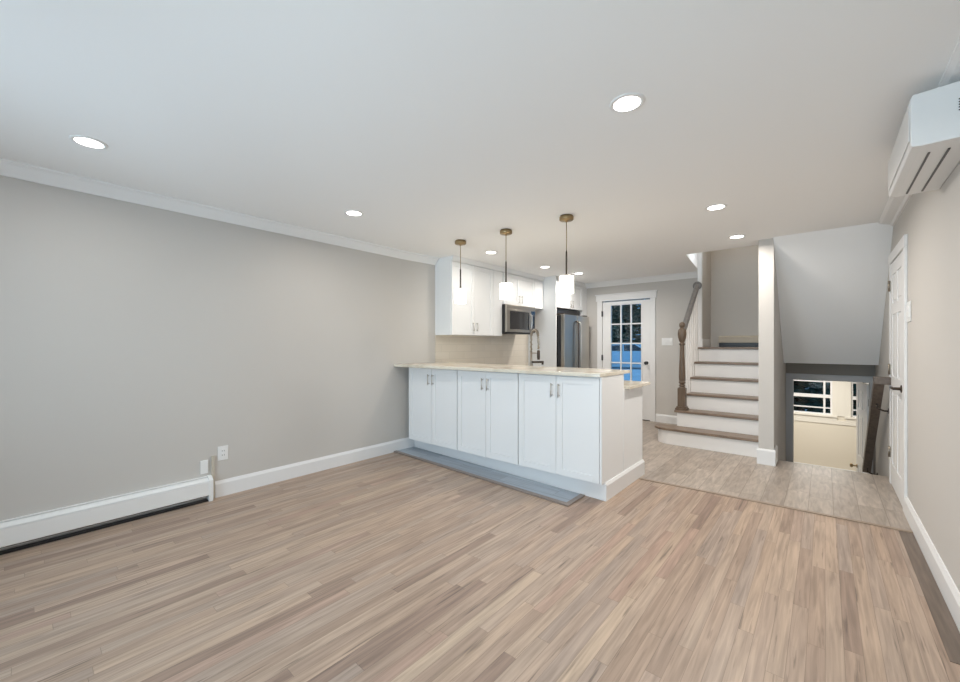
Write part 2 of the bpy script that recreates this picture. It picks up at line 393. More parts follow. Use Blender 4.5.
# sloped soffit above the lower stairs
mb = MB(); mb.prism([(5.25, ZC), (6.65, 1.056), (YB, 1.056), (YB, ZC), (YB, ZC + 0.12), (5.25, ZC + 0.12)], SX1, XR, 'x')
struct(mb.build('ceiling_soffit', M_ceil))
# lower hall
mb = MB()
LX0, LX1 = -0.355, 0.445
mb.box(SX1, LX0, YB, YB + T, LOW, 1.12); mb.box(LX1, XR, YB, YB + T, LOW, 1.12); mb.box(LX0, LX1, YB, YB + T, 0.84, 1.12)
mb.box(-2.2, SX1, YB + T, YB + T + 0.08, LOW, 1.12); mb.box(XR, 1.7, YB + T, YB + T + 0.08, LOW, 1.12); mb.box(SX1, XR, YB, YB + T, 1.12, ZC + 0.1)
o = struct(mb.build('wall_lower_door', M_shadewall))
mb = MB(); mb.box(-2.2, 1.7, 7.03, 10.62, LOW - 0.1, LOW)
struct(mb.build('floor_lower_hall', M_tilefloor))
mb = MB(); mb.box(-2.2, 1.7, YB + T + 0.002, 10.62, 1.12, 1.20)
struct(mb.build('ceiling_lower_hall', M_ceil))
mb = MB(); mb.box(-2.3, -2.2, YB + T, 10.62, LOW, 1.12); struct(mb.build('wall_lower_left', M_hall))
mb = MB(); mb.box(1.7, 1.8, YB + T, 10.62, LOW, 1.12); struct(mb.build('wall_lower_right', M_hall))
# far wall of the lower hall with two sash windows
YH = 10.5
w1 = (-1.35, 0.11, -0.10, 0.95); w2 = (0.38, 1.45, -0.10, 0.95)
mb = MB()
mb.box(-2.2, w1[0], YH, YH + 0.12, LOW, 1.12); mb.box(w1[1], w2[0], YH, YH + 0.12, LOW, 1.12); mb.box(w2[1], 1.7, YH, YH + 0.12, LOW, 1.12)
for q in (w1, w2):
    mb.box(q[0], q[1], YH, YH + 0.12, LOW, q[2]); mb.box(q[0], q[1], YH, YH + 0.12, q[3], 1.12)
struct(mb.build('wall_lower_far', M_hall))
for i, q in enumerate((w1, w2)):
    mb = MB(); t = 0.03; y0, y1 = YH + 0.03, YH + 0.08
    mb.box(q[0], q[0] + t, y0, y1, q[2], q[3]); mb.box(q[1] - t, q[1], y0, y1, q[2], q[3])
    mb.box(q[0] + t, q[1] - t, y0, y1, q[2], q[2] + t); mb.box(q[0] + t, q[1] - t, y0, y1, q[3] - t, q[3])
    mb.box(q[0] + t, q[1] - t, y0 - 0.01, y1, 0.235, 0.30)      # meeting rail
    for z in (0.035, 0.56): mb.box(q[0] + t, q[1] - t, y0 + 0.01, y1 - 0.01, z - 0.012, z + 0.012)
    for x in ((q[1] - 0.12), (q[0] + 0.14)) : mb.box(x - 0.017, x + 0.017, y0 + 0.008, y1 - 0.008, q[2] + t, q[3] - t)
    f = struct(mb.build('window_%d' % (i + 3), M_trim))
    mb = MB(); mb.box(q[0] + t, q[1] - t, YH + 0.052, YH + 0.056, q[2] + t, q[3] - t); mb.build('pane', M_glass, f)
    mb = MB(); c = 0.07
    mb.box(q[0] - c, q[0], YH - 0.02, YH, q[2] - 0.0, q[3] + c); mb.box(q[1], q[1] + c, YH - 0.02, YH, q[2], q[3] + c); mb.box(q[0], q[1], YH - 0.02, YH, q[3], q[3] + c)
    mb.box(q[0] - c - 0.02, q[1] + c, YH - 0.05, YH, q[2] - 0.03, q[2]); mb.box(q[0] - c, q[1] + c, YH - 0.02, YH, q[2] - 0.09, q[2] - 0.03)
    mb.build('casing', M_creamtrim, f, bevel=0.003)
mb = MB(); mb.box(w1[1] + 0.0702, w2[0] - 0.0702, YH - 0.019, YH, -0.10, 1.02); mb.box(-1.40, 1.50, YH - 0.019, YH, -0.265, -0.1905); struct(mb.build('trim_14', M_creamtrim, bevel=0.002))
mb = MB(); mb.box(-2.2, 1.7, YH - 0.015, YH, LOW, LOW + 0.13); struct(mb.build('baseboard_lower_hall', M_trim, bevel=0.003))

# ------------------------------------------------------------------ crown and baseboards
def crown(mb, a, b, drop=0.085, out=0.085):
    # side axis of sweep = t x up (to the right of travel)
    mb.sweep([(0, 0), (out, 0), (out, -0.010), (out - 0.02, -0.022), (0.026, -drop + 0.016), (0.014, -drop), (0, -drop)], a, b)
mb = MB(); crown(mb, (wl(YF), YF, ZC), (-3.958, 3.102, ZC)); crown(mb, (-3.958, 3.10, ZC), (XL, 3.64, ZC)); struct(mb.build('trim_5', M_crown))
mb = MB(); crown(mb, (XR, 5.25, ZC), (XR, YF, ZC), 0.052, 0.100); struct(mb.build('trim_7', M_crown))
mb = MB(); crown(mb, (-3.40, YB, ZC), (-1.454, YB, ZC)); struct(mb.build('trim_8', M_crown))
BP = [(0, 0), (0.015, 0), (0.015, 0.112), (0.009, 0.128), (0.006, 0.138), (0, 0.138)]
def base(mb, a, b, prof=BP): mb.sweep(prof, a, b)
mb = MB(); base(mb, (wl(1.10), 1.10, 0), (-3.958, 3.101, 0)); base(mb, (-3.958, 3.10, 0), (-3.9485, 3.285, 0)); struct(mb.build('baseboard_left', M_trim))
mb = MB(); base(mb, (XR, 4.452, 0), (XR, YF, 0), [(p[0] * 1.2, p[1]) for p in BP]); struct(mb.build('baseboard_right', M_trim))
mb = MB(); base(mb, (DX1 + 0.09, YB, 0), (-1.46, YB, 0)); struct(mb.build('baseboard_back', M_trim))
BPC = [(0, 0), (0.015, 0), (0.015, 0.150), (0.007, 0.168), (0, 0.168)]
mb = MB(); base(mb, (SX0 - 0.015, YCOL, 0), (SX1 + 0.015, YCOL, 0), BPC); base(mb, (SX1, YCOL, 0), (SX1, 5.58, 0), BPC); base(mb, (SX0, 5.555, 0), (SX0, YCOL, 0), BPC)
struct(mb.build('baseboard_divider', M_trim))
mb = MB(); mb.box(-1.462, -1.385, 6.692, 6.70, 1.26, 1.385); mb.box(-1.393, -1.385, 6.70, 7.19, 1.26, 1.385)
struct(mb.build('baseboard_landing', M_trim, bevel=0.002))

# ------------------------------------------------------------------ glazed rear door
d1 = struct(MB().box(DX0, DX0 + 0.001, YB + 0.03, YB + 0.031, 0, 0.001).build('door_1', M_trim))
bpy.data.objects.remove(d1)
GX = [-2.935, -2.757, -2.578, -2.40]; GZ = [0.645, 0.975, 1.32, 1.665, 2.005]
DT = 2.07
yd0, yd1 = YB + 0.005, YB + 0.049
mb = MB(); x0, x1 = DX0 + 0.004, DX1 - 0.004
mb.box(x0, GX[0], yd0, yd1, 0.012, DT); mb.box(GX[3], x1, yd0, yd1, 0.012, DT)
mb.box(GX[0], GX[3], yd0, yd1, 0.012, GZ[0]); mb.box(GX[0], GX[3], yd0, yd1, GZ[4], DT)
door1 = struct(mb.build('door_1', M_trim))
mb = MB()
for x in GX[1:3]: mb.box(x - 0.011, x + 0.011, yd0 + 0.006, yd1 - 0.006, GZ[0], GZ[4])
for z in GZ[1:4]: mb.box(GX[0], GX[3], yd0 + 0.008, yd1 - 0.008, z - 0.011, z + 0.011)
mb.build('muntin_grid', M_trim, door1)
mb = MB(); mb.box(GX[0], GX[3], yd0 + 0.020, yd0 + 0.024, GZ[0], GZ[4]); mb.build('pane', M_glass, door1)
mb = MB(); t = 0.02
for (a, b, c_, d_) in ((GX[0] - t, GX[0], GZ[0] - t, GZ[4] + t), (GX[3], GX[3] + t, GZ[0] - t, GZ[4] + t), (GX[0], GX[3], GZ[0] - t, GZ[0]), (GX[0], GX[3], GZ[4], GZ[4] + t)):
    mb.box(a, b, yd0 - 0.008, yd0, c_, d_)
for (c_, d_) in ((0.14, 0.52),):
    for (a, b) in ((-2.94, -2.70), (-2.62, -2.39)):
        mb.box(a, b, yd0 - 0.006, yd0, c_, d_)
mb.build('molding', M_trim, door1, bevel=0.003)
mb = MB(); mb.lathe((-2.305, yd0, 0.985), [(0.028, 0), (0.028, 0.006), (0.012, 0.010), (0.010, 0.035), (0.024, 0.045), (0.029, 0.058), (0.022, 0.070), (0.002, 0.073)], 20, (0, -1, 0))
mb.build('door_knob', M_black, door1)
for z in (0.24, 1.06, 1.86):
    MB().box(DX0 - 0.006, DX0 + 0.012, YB - 0.028, YB + 0.005, z - 0.05, z + 0.05).build('hinge', M_black, door1)
mb = MB()
for (a, b) in ((DX0 - 0.095, DX0), (DX1, DX1 + 0.085)): mb.box(a, b, YB - 0.018, YB, 0, DZ)
mb.box(DX0 - 0.115, DX1 + 0.105, YB - 0.022, YB, DZ, DZ + 0.105); mb.box(DX0 - 0.130, DX1 + 0.12, YB - 0.035, YB, DZ + 0.105, DZ + 0.125)
mb.build('casing', M_trim, door1, bevel=0.003)
MB().box(DX0, DX1, YB - 0.01, YB + 0.12, 0, 0.011).build('threshold', M_bronze, door1)
MB().box(DX0, DX0 + 0.003, yd1, YB + T, 0.011, DZ).box(DX1 - 0.003, DX1, yd1, YB + T, 0.011, DZ).build('door_stop', M_trim, door1)

# ------------------------------------------------------------------ panelled door in the right wall (closed)
def panel_door(mb_s, O, u, n, w_, z0, z1, th=0.035, cols=2):
    """stiles/rails standing proud over recessed, raised-centre panels"""
    st = 0.11; rails = [0.0, 0.20, 0.95, 1.06, z1 - z0 - 0.42, z1 - z0 - 0.36, z1 - z0 - 0.11, z1 - z0]
    H = z1 - z0
    mb_s.obox(O, u, n, 0, w_, -th, 0.0, z0, z1)
    mb_s.obox(O, u, n, 0, st, 0, 0.008, z0, z1); mb_s.obox(O, u, n, w_ - st, w_, 0, 0.008, z0, z1)
    mid = w_ / 2
    bands = [(0, 0.20), (0.86, 1.00), (1.56, 1.66), (H - 0.11, H)]
    for a, b in bands: mb_s.obox(O, u, n, st, w_ - st, 0, 0.008, z0 + a, z0 + b)
    for k in range(3):
        a, b = bands[k][1], bands[k + 1][0]
        mb_s.obox(O, u, n, mid - 0.05, mid + 0.05, 0, 0.008, z0 + a, z0 + b)
        for (p, q) in ((st, mid - 0.05), (mid + 0.05, w_ - st)):
            mb_s.obox(O, u, n, p + 0.03, q - 0.03, 0, 0.006, z0 + a + 0.03, z0 + b - 0.03)
mb = MB(); Yd0, Yd1 = 4.54, 5.33
panel_door(mb, (XR - 0.006, Yd0, 0), (0, 1, 0), (-1, 0, 0), Yd1 - Yd0, 0.012, 2.042, th=0.004)
door2 = struct(mb.build('door_2', M_trim, bevel=0.002))
mb = MB()
mb.box(XR - 0.018, XR, Yd0 - 0.092, Yd0 - 0.004, 0, 2.052); mb.box(XR - 0.018, XR, Yd1 + 0.004, Yd1 + 0.085, 0, 2.052)
mb.box(XR - 0.021, XR, Yd0 - 0.10, Yd1 + 0.095, 2.052, 2.142)
mb.build('casing', M_trim, door2, bevel=0.003)
for z in (0.30, 1.07, 1.845):
    mb = MB(); mb.box(XR - 0.0195, XR - 0.013, Yd1 - 0.030, Yd1 + 0.030, z - 0.045, z + 0.045); mb.cyl((XR - 0.024, Yd1 + 0.002, z - 0.05), (XR - 0.024, Yd1 + 0.002, z + 0.05), 0.008, 10)
    mb.build('hinge', M_faucet, door2)
mb = MB(); mb.lathe((XR - 0.014, 4.615, 0.945), [(0.030, 0), (0.030, 0.006), (0.013, 0.010), (0.011, 0.048)], 20, (-1, 0, 0))
mb.tube([(XR - 0.062, 4.605, 0.945), (XR - 0.064, 4.65, 0.945), (XR - 0.062, 4.74, 0.944), (XR - 0.058, 4.76, 0.943)], [0.011, 0.010, 0.009, 0.008], 12)
mb.build('lever_handle', M_bronze, door2)

# ------------------------------------------------------------------ lower door, standing open
mb = MB()
c = 0.075
mb.box(LX0 - 0.06, LX0 + 0.02, YB - 0.02, YB + T + 0.02, LOW, 0.82); mb.box(LX1 - 0.02, LX1 + 0.012, YB - 0.02, YB + T + 0.02, LOW, 0.82)
mb.box(LX0 - 0.06, LX1 + 0.012, YB - 0.02, YB + T + 0.02, 0.82, 0.90)
frame3 = struct(mb.build('trim_9', M_greydoor, bevel=0.003))
a = Vector((0.418, 7.17, 0)); b_ = Vector((0.345, 7.80, 0)); uu = (b_ - a).normalized(); nn = Vector((-uu.y, uu.x, 0))
mb = MB(); panel_door(mb, a, uu, nn, (b_ - a).length, LOW + 0.012, 0.775)
door3 = struct(mb.build('door_3', M_trim, bevel=0.002))
kp = a + uu * ((b_ - a).length - 0.06) + Vector((0, 0, -0.41))
MB().lathe(kp + nn * 0.008, [(0.028, 0), (0.028, 0.006), (0.011, 0.010), (0.010, 0.04), (0.026, 0.052), (0.030, 0.064), (0.020, 0.076), (0.002, 0.079)], 20, nn).build('door_knob', M_brass, door3)
for z in (-1.0, -0.25, 0.55):
    MB().box(0.423, 0.433, 7.152, 7.176, z - 0.045, z + 0.045).build('hinge', M_bronze, door3)

# ================================================================== STAIRS UP
RISE = 0.21; NOSE = [5.55, 5.77, 6.00, 6.23, 6.46, 6.69]; SXL = -1.44
st = thing('staircase', 'white staircase with brown wooden treads rising behind the kitchen end wall', 'staircase', (-1.0, 5.6, 0))
def rounded(x0, x1, y0, y1, r, n=10):
    p = [(x1, y0), (x1, y1), (x0, y1)]
    p += [(x0, y0 + r)]
    for k in range(1, n + 1):
        a = math.pi + (math.pi / 2) * k / n
        p.append((x0 + r * 1.6 + r * 1.6 * math.cos(a), y0 + r + r * math.sin(a)))
    return p
for i in range(6):
    z = RISE * (i + 1)
    y1 = NOSE[i + 1] + 0.027 if i < 5 else 7.29
    if i == 0:
        MB().prism(rounded(-1.755, SX0 - 0.002, NOSE[0] - 0.02, y1, 0.15), z - 0.030, z).build('tread', M_tread, st, bevel=0.006)
        MB().prism(rounded(-1.715, SX0 - 0.002, NOSE[0] + 0.012, y1 - 0.03, 0.13), 0, z - 0.0302).build('riser', M_riser, st)
    else:
        xl = SXL - 0.02 if i > 1 else -1.535
        if i == 5:
            MB().prism([(xl, NOSE[i]), (SX0 - 0.002, NOSE[i]), (SX0 - 0.002, y1), (-1.385, y1), (-1.385, 6.69), (xl, 6.69)][:1] + [(SX0 - 0.002, NOSE[i]), (SX0 - 0.002, y1), (-1.44, y1), (-1.44, 6.699), (xl, 6.699)], z - 0.028, z).build('tread', M_tread, st, bevel=0.004)
        else:
            MB().box(xl, SX0 - 0.002, NOSE[i], y1, z - 0.030, z).build('tread', M_tread, st, bevel=0.006)
        MB().box(SXL if i > 1 else -1.505, SX0 - 0.002, NOSE[i] + 0.026, NOSE[i] + 0.045, RISE * i, z - 0.0302).build('riser', M_riser, st)
poly = [(5.80, 0.0), (YB - 0.002, 0.0), (YB - 0.002, 1.22), (6.72, 1.22), (6.72, 1.02), (6.49, 1.02), (6.49, 0.81), (6.26, 0.81), (6.26, 0.60), (6.03, 0.60), (6.03, 0.385), (5.80, 0.385)]
MB().prism(poly, SXL, SXL + 0.02, 'x').build('stringer', M_riser, st)
# landing heater
lh = thing('landing_heater', 'grey-beige baseboard heater along the wall at the stair landing', 'heater', (-0.95, 7.24, 1.26))
MB().prism([(7.289, 1.275), (7.289, 1.435), (7.265, 1.435), (7.225, 1.415), (7.222, 1.33), (7.226, 1.33), (7.228, 1.41), (7.264, 1.43), (7.284, 1.43), (7.284, 1.275)], -1.27, SX0 - 0.01, 'x').build('cover', M_beige, lh)
MB().box(-1.265, SX0 - 0.015, 7.24, 7.283, 1.262, 1.325).build('fin_tube', M_black, lh)

# railing of the stairs
rl = thing('stair_railing', 'turned brown newel post with grey handrail and white balusters beside the staircase', 'railing', (-1.485, 5.82, 0.42))
NX, NY = -1.455, 5.845
mb = MB(); s_ = 0.046
mb.box(NX - 0.072, NX + 0.072, NY - 0.066, NY + 0.066, 0.4205, 0.450); mb.box(NX - 0.060, NX + 0.060, NY - 0.056, NY + 0.056, 0.450, 0.470)
mb.box(NX - s_, NX + s_, NY - s_, NY + s_, 0.470, 0.715)
mb.lathe((NX, NY, 0.715), [(0.046, 0), (0.040, 0.010), (0.028, 0.018), (0.040, 0.030), (0.040, 0.040), (0.026, 0.050), (0.026, 0.056), (0.042, 0.070), (0.042, 0.082), (0.032, 0.092), (0.038, 0.11), (0.040, 0.15), (0.036, 0.28), (0.028, 0.47), (0.026, 0.56), (0.026, 0.575),
    (0.038, 0.585), (0.038, 0.597), (0.022, 0.606), (0.034, 0.63), (0.050, 0.68), (0.054, 0.73), (0.050, 0.775), (0.038, 0.795), (0.024, 0.803), (0.024, 0.812), (0.034, 0.825), (0.038, 0.845), (0.034, 0.868), (0.018, 0.884), (0.002, 0.888)], 28)
mb.build('newel_post', M_newel, rl, bevel=0.003)
ra, rb = Vector((-1.450, 5.86, 1.475)), Vector((-1.455, 6.69, 2.185))
RP = [(-0.030, -0.028), (0.030, -0.028), (0.034, 0.0), (0.030, 0.020), (0.016, 0.032), (-0.016, 0.032), (-0.030, 0.020), (-0.034, 0.0)]
MB().sweep(RP, ra, rb).build('handrail', M_rail, rl, bevel=0.004)
MB().lathe((rb.x, 6.6995, rb.z), [(0.062, 0), (0.062, 0.012), (0.048, 0.022), (0.002, 0.024)], 24, (0, -1, 0)).build('rosette', M_rail, rl)
for k, (y, z) in enumerate([(6.04, 0.63), (6.15, 0.63), (6.27, 0.84), (6.38, 0.84), (6.50, 1.05), (6.61, 1.05)]):
    t = (y - ra.y) / (rb.y - ra.y); top = ra.z + (rb.z - ra.z) * t - 0.035; x = ra.x + (rb.x - ra.x) * t + 0.01
    mb = MB(); mb.box(x - 0.016, x + 0.016, y - 0.016, y + 0.016, z + 0.0005, z + 0.16)
    mb.lathe((x, y, z + 0.16), [(0.016, 0), (0.010, 0.02), (0.017, 0.05), (0.015, 0.2), (0.010, top - z - 0.30), (0.010, top - z - 0.16)], 12)
    mb.build('baluster', M_riser, rl)

# ================================================================== STAIRS DOWN
sd = thing('lower_staircase', 'stairs dropping from the tile floor to the open lower door', 'staircase', (0, 5.7, LOW))
for i in range(5):
    z = -0.21 * (i + 1); y = 5.60 + 0.255 * i
    MB().box(SX1 + 0.002, XR - 0.002, y, y + 0.28, z - 0.03, z).build('tread', M_tread, sd, bevel=0.004)
    MB().box(SX1 + 0.002, XR - 0.002, y + 0.0, y + 0.02, z + 0.001, z + 0.17).build('riser', M_riser, sd)
MB().box(SX1 + 0.002, XR - 0.002, 5.60 + 0.255 * 5, 5.62 + 0.255 * 5, LOW + 0.001, LOW + 0.169).build('riser', M_riser, sd)
# fill between floors
mb = MB(); mb.box(SX1, XR, 5.50, 5.598, LOW - 0.1, -0.1); struct(mb.build('wall_under_floor', M_riser))
mb = MB(); mb.box(SX1, XR, 5.598, 7.03, LOW - 0.1, LOW); struct(mb.build('floor_stair_foot', M_tilefloor))
hr = thing('wall_handrail', 'brown wooden handrail on brackets descending beside the panelled side door', 'handrail', (0.41, 5.3, 0.9))
pa, pb = Vector((0.388, 5.36, 0.955)), Vector((0.388, 6.86, -0.24))
MB().sweep([(-0.036, -0.045), (0.036, -0.045), (0.040, 0.0), (0.034, 0.028), (0.016, 0.038), (-0.016, 0.038), (-0.034, 0.028), (-0.040, 0.0)], pa, pb).build('rail', M_oakrail, hr, bevel=0.003)
MB().box(0.348, XR - 0.001, 5.29, 5.36, 0.925, 0.995).build('rail_return', M_oakrail, hr, bevel=0.006)
for t in (0.16, 0.92):
    p = pa.lerp(pb, t)
    mb = MB(); mb.tube([(XR - 0.006, p.y, p.z - 0.12), (XR - 0.035, p.y, p.z - 0.12), (p.x + 0.005, p.y, p.z - 0.10), (p.x, p.y, p.z - 0.040)], 0.008, 10); mb.lathe((XR - 0.001, p.y, p.z - 0.12), [(0.028, 0), (0.028, 0.006), (0.002, 0.010)], 16, (-1, 0, 0))
    mb.build('bracket', M_bronze, hr)

# ================================================================== PENINSULA
KF = -0.0394                                         # the cabinet run is a touch out of square with the room
def yf(x, y=3.20): return y + KF * (x + 1.40)
XE = -1.403                                           # outer face of the end panel
U = Vector((1, 0, 0)); N = Vector((0, -1, 0)); YD = 3.152      # door plane, the toe board sits back under it
def nickel_bar(mb, p, n, z0, z1):
    p = Vector(p); n = Vector(n)
    a = p + n * 0.030
    mb.cyl((a.x, a.y, z0), (a.x, a.y, z1), 0.0055, 10)
    for z in (z0 + 0.015, z1 - 0.015): mb.cyl((p.x, p.y, z), (a.x, a.y, z), 0.0045, 8)
def shaker(O, u, n, u0, u1, z0, z1, fr=0.058, th=0.020):
    mb = MB()
    mb.obox(O, u, n, u0, u0 + fr, 0, th, z0, z1); mb.obox(O, u, n, u1 - fr, u1, 0, th, z0, z1)
    mb.obox(O, u, n, u0 + fr, u1 - fr, 0, th, z0, z0 + fr); mb.obox(O, u, n, u0 + fr, u1 - fr, 0, th, z1 - fr, z1)
    mb.obox(O, u, n, u0 + fr, u1 - fr, 0, th - 0.009, z0 + fr, z1 - fr)
    return mb
cabs = [(-3.855, -3.032, 'white shaker base cabinet of the bar, nearest the left wall'),
        (-3.028, -2.222, 'white shaker base cabinet in the middle of the bar'),
        (-2.218, XE, 'white shaker base cabinet of the bar, nearest the staircase')]
for (a, b, lab) in cabs:
    t = thing('base_cabinet', lab, 'cabinet', (a, yf(a) + 0.2, 0.0), 'base cabinets under the bar counter')
    mb = MB(); mb.box(a, b, YD, 3.655, 0.142, 1.031); mb.prism([(a, yf(a) + 0.022), (b, yf(b) + 0.022), (b, 3.655), (a, 3.655)], 0.0, 0.142)
    mb.build('body', M_cab, t)
    O = Vector((a, YD, 0)); L = b - a; m = L / 2
    for (p, q, hs) in ((0.004, m - 0.002, m - 0.036), (m + 0.002, L - 0.004, m + 0.036)):
        d = shaker(O, U, N, p, q, 0.150, 1.020).build('door', M_cab, t, bevel=0.0015)
        mb = MB(); nickel_bar(mb, O + U * hs + N * 0.018, N, 0.835, 0.955); mb.build('handle', M_nick, d)
# low sink run behind the bar
t = thing('sink_cabinet', 'low white cabinet run behind the raised bar, topped with the sink counter', 'cabinet', (-2.6, 3.9, 0))
MB().box(-3.90, XE, 3.657, 4.10, 0.0, 0.889).build('body', M_cab, t)
O = Vector((-3.90, 4.10, 0))
for k in range(4):
    u0 = 0.01 + k * 0.61
    d = shaker(O, (1, 0, 0), (0, 1, 0), u0, u0 + 0.605, 0.11, 0.87).build('door', M_cab, t, bevel=0.0015)
    mb = MB(); nickel_bar(mb, O + Vector((u0 + (0.56 if k % 2 == 0 else 0.045), 0.018, 0)), (0, 1, 0), 0.70, 0.82); mb.build('handle', M_nick, d)
# end panel and skirting
t = thing('end_panel', 'stepped plain white panel closing the bar end beside the tile floor', 'panel', (-1.42, 3.6, 0))
mb = MB(); mb.prism([(yf(XE) + 0.024, 0.0), (4.115, 0.0), (4.115, 0.889), (3.620, 0.889), (3.620, 1.031), (YD - 0.018, 1.031), (YD - 0.018, 0.146), (yf(XE) + 0.024, 0.146)], XE + 0.0005, XE + 0.012, 'x')
mb.build('panel', M_cab, t, bevel=0.001)
MB().box(XE + 0.012, XE + 0.017, YD - 0.016, YD + 0.03, 0.148, 1.030).build('corner_strip', M_cab, t, bevel=0.001)
MB().box(XE + 0.012, XE + 0.015, 3.606, 3.634, 0.146, 0.888).build('seam_strip', M_cab, t, bevel=0.001)
mb = MB(); EB = [(0, 0), (0.020, 0), (0.020, 0.125), (0.012, 0.138), (0.008, 0.145), (0, 0.145)]
mb.sweep(EB, (XE + 0.0125, yf(XE) + 0.0012, 0), (XE + 0.0125, 4.118, 0))
mb.build('end_skirting', M_trim, t)
mb = MB(); mb.prism([(-3.945, yf(-3.945) - 0.006), (XE + 0.032, yf(XE) - 0.012), (XE + 0.032, yf(XE)), (XE, yf(XE)), (XE, yf(XE) + 0.0215), (-3.945, yf(-3.945) + 0.0215)], 0.0, 0.140)
tag(mb.build('toe_board', M_trim, bevel=0.002), 'long white toe board running under the bar cabinet doors', 'skirting board')
# counters
def yc(x): return 3.10 - 0.0316 * (x + 1.40)
mb = MB(); mb.prism([(-3.953, 2.985), (-1.385, 3.100), (-1.385, 3.765), (XL + 0.002, 3.765), (XL + 0.002, 3.642), (-3.955, 3.10)], 1.032, 1.062)
tag(mb.build('bar_countertop', M_stone, bevel=0.004, segs=3), 'long cream stone countertop of the raised bar under the pendants', 'countertop')
mb = MB()
SKx0, SKx1, SKy0, SKy1 = -2.95, -2.25, 3.80 + 0.0, 4.07
for q in ((XL + 0.001, SKx0, 3.657, 4.20), (SKx1, -1.338, 3.657, 4.20), (SKx0, SKx1, 3.657, 3.86), (SKx0, SKx1, 4.12, 4.20)): pass
mb.box(XL + 0.001, -1.345, 3.657, 4.215, 0.890, 0.920)
tag(mb.build('sink_countertop', M_stone, bevel=0.004, segs=3), 'lower cream stone countertop stepping down behind the raised bar', 'countertop')

# faucet on the sink counter
fc = thing('kitchen_faucet', 'tall spring-neck nickel faucet standing behind the raised bar', 'faucet', (-2.585, 3.93, 0.92))
FX, FY = -2.60, 3.93
mb = MB(); mb.lathe((FX, FY, 0.921), [(0.030, 0), (0.030, 0.012), (0.019, 0.02), (0.017, 0.16), (0.013, 0.18), (0.012, 0.30)], 18); mb.build('stem', M_faucet, fc)
arc = [(FX, FY, 1.20), (FX, FY, 1.36)]
for k in range(0, 13):
    a = math.pi - math.pi * k / 12
    arc.append((FX + 0.047 + 0.047 * math.cos(a), FY, 1.40 + 0.070 * math.sin(a)))
arc += [(FX + 0.098, FY, 1.34), (FX + 0.100, FY, 1.30), (FX + 0.100, FY, 1.245)]
mb = MB(); mb.tube(arc, 0.009, 10)
# the spring coils around the hose
cl = []
tot = len(arc) - 1
N_ = 420
for k in range(N_ + 1):
    f = k / N_ * tot; i = min(int(f), tot - 1); p = Vector(arc[i]).lerp(Vector(arc[i + 1]), f - i); tt = (Vector(arc[i + 1]) - Vector(arc[i])).normalized()
    n1 = Vector((0, 1, 0)); n2 = tt.cross(n1); an = k * 0.75
    cl.append(p + (n1 * math.cos(an) + n2 * math.sin(an)) * 0.0135)
mb.tube(cl, 0.003, 5); mb.build('spring_neck', M_faucet, fc)
MB().lathe((FX + 0.100, FY, 1.235), [(0.010, 0), (0.017, 0.01), (0.018, 0.08), (0.014, 0.11), (0.002, 0.111)], 16, (0, 0, -1)).build('spray_head', M_bronze, fc)
MB().cyl((FX - 0.012, FY, 1.200), (FX + 0.104, FY, 1.200), 0.006, 10).build('holder_arm', M_faucet, fc)
mb = MB(); mb.cyl((FX, FY, 1.095), (FX + 0.165, FY, 1.10), 0.012, 12); mb.cyl((FX + 0.155, FY, 1.112), (FX + 0.155, FY, 1.07), 0.012, 12); mb.build('spout', M_bronze, fc)
MB().cyl((FX + 0.01, FY, 1.00), (FX + 0.075, FY - 0.01, 1.02), 0.009, 12).build('lever', M_faucet, fc)

# ================================================================== WALL KITCHEN
mb = MB(); mb.box(XL, XL + 0.008, 3.64, 5.84, 0.925, 1.45); mb.box(XL, XL + 0.008, 4.70, 5.84, 1.45, 1.50)
struct(mb.build('trim_10', M_tile))
def wall_cab(lab, y0, y1, z0, z1, xf, splits, hz, hside, filler=None):
    """cabinet on the left wall facing +x; splits are door edges in y"""
    t = thing('wall_cabinet', lab, 'cabinet', (XL, (y0 + y1) / 2, z0), 'white cabinets along the left kitchen wall')
    MB().box(XL + 0.001, xf - 0.021, y0, y1, z0, z1).build('body', M_cab, t, bevel=0.001)
    O = Vector((xf - 0.021, 0, 0))
    for k in range(len(splits) - 1):
        a, b = splits[k] + 0.002, splits[k + 1] - 0.002
        d = shaker(O, (0, 1, 0), (1, 0, 0), a, b, z0 + 0.003, z1 - 0.003).build('door', M_cab, t, bevel=0.0015)
        if hside[k] is None: continue
        hy = b - 0.035 if hside[k] > 0 else a + 0.035
        mb = MB(); nickel_bar(mb, (xf - 0.003, hy, 0), (1, 0, 0), hz, hz + 0.12); mb.build('handle', M_nick, d)
    if filler: MB().box(xf - 0.021, xf - 0.001, filler[0], filler[1], z0 + 0.003, z1 - 0.003).build('filler_strip', M_cab, t, bevel=0.001)
    return t
wall_cab('tall white wall cabinet with two doors, left of the microwave', 3.64, 4.70, 1.425, 2.375, -3.62, [3.645, 4.085, 4.49], 1.48, [1, -1], (4.495, 4.698))
wall_cab('short white wall cabinet mounted right above the microwave', 4.702, 5.838, 1.90, 2.375, -3.62, [4.74, 5.155, 5.57], 1.94, [1, -1], (5.575, 5.836))
wall_cab('white cabinet above the steel refrigerator', 5.862, 6.86, 1.925, 2.375, -3.395, [5.88, 6.40, 6.85], 1.95, [1, -1])
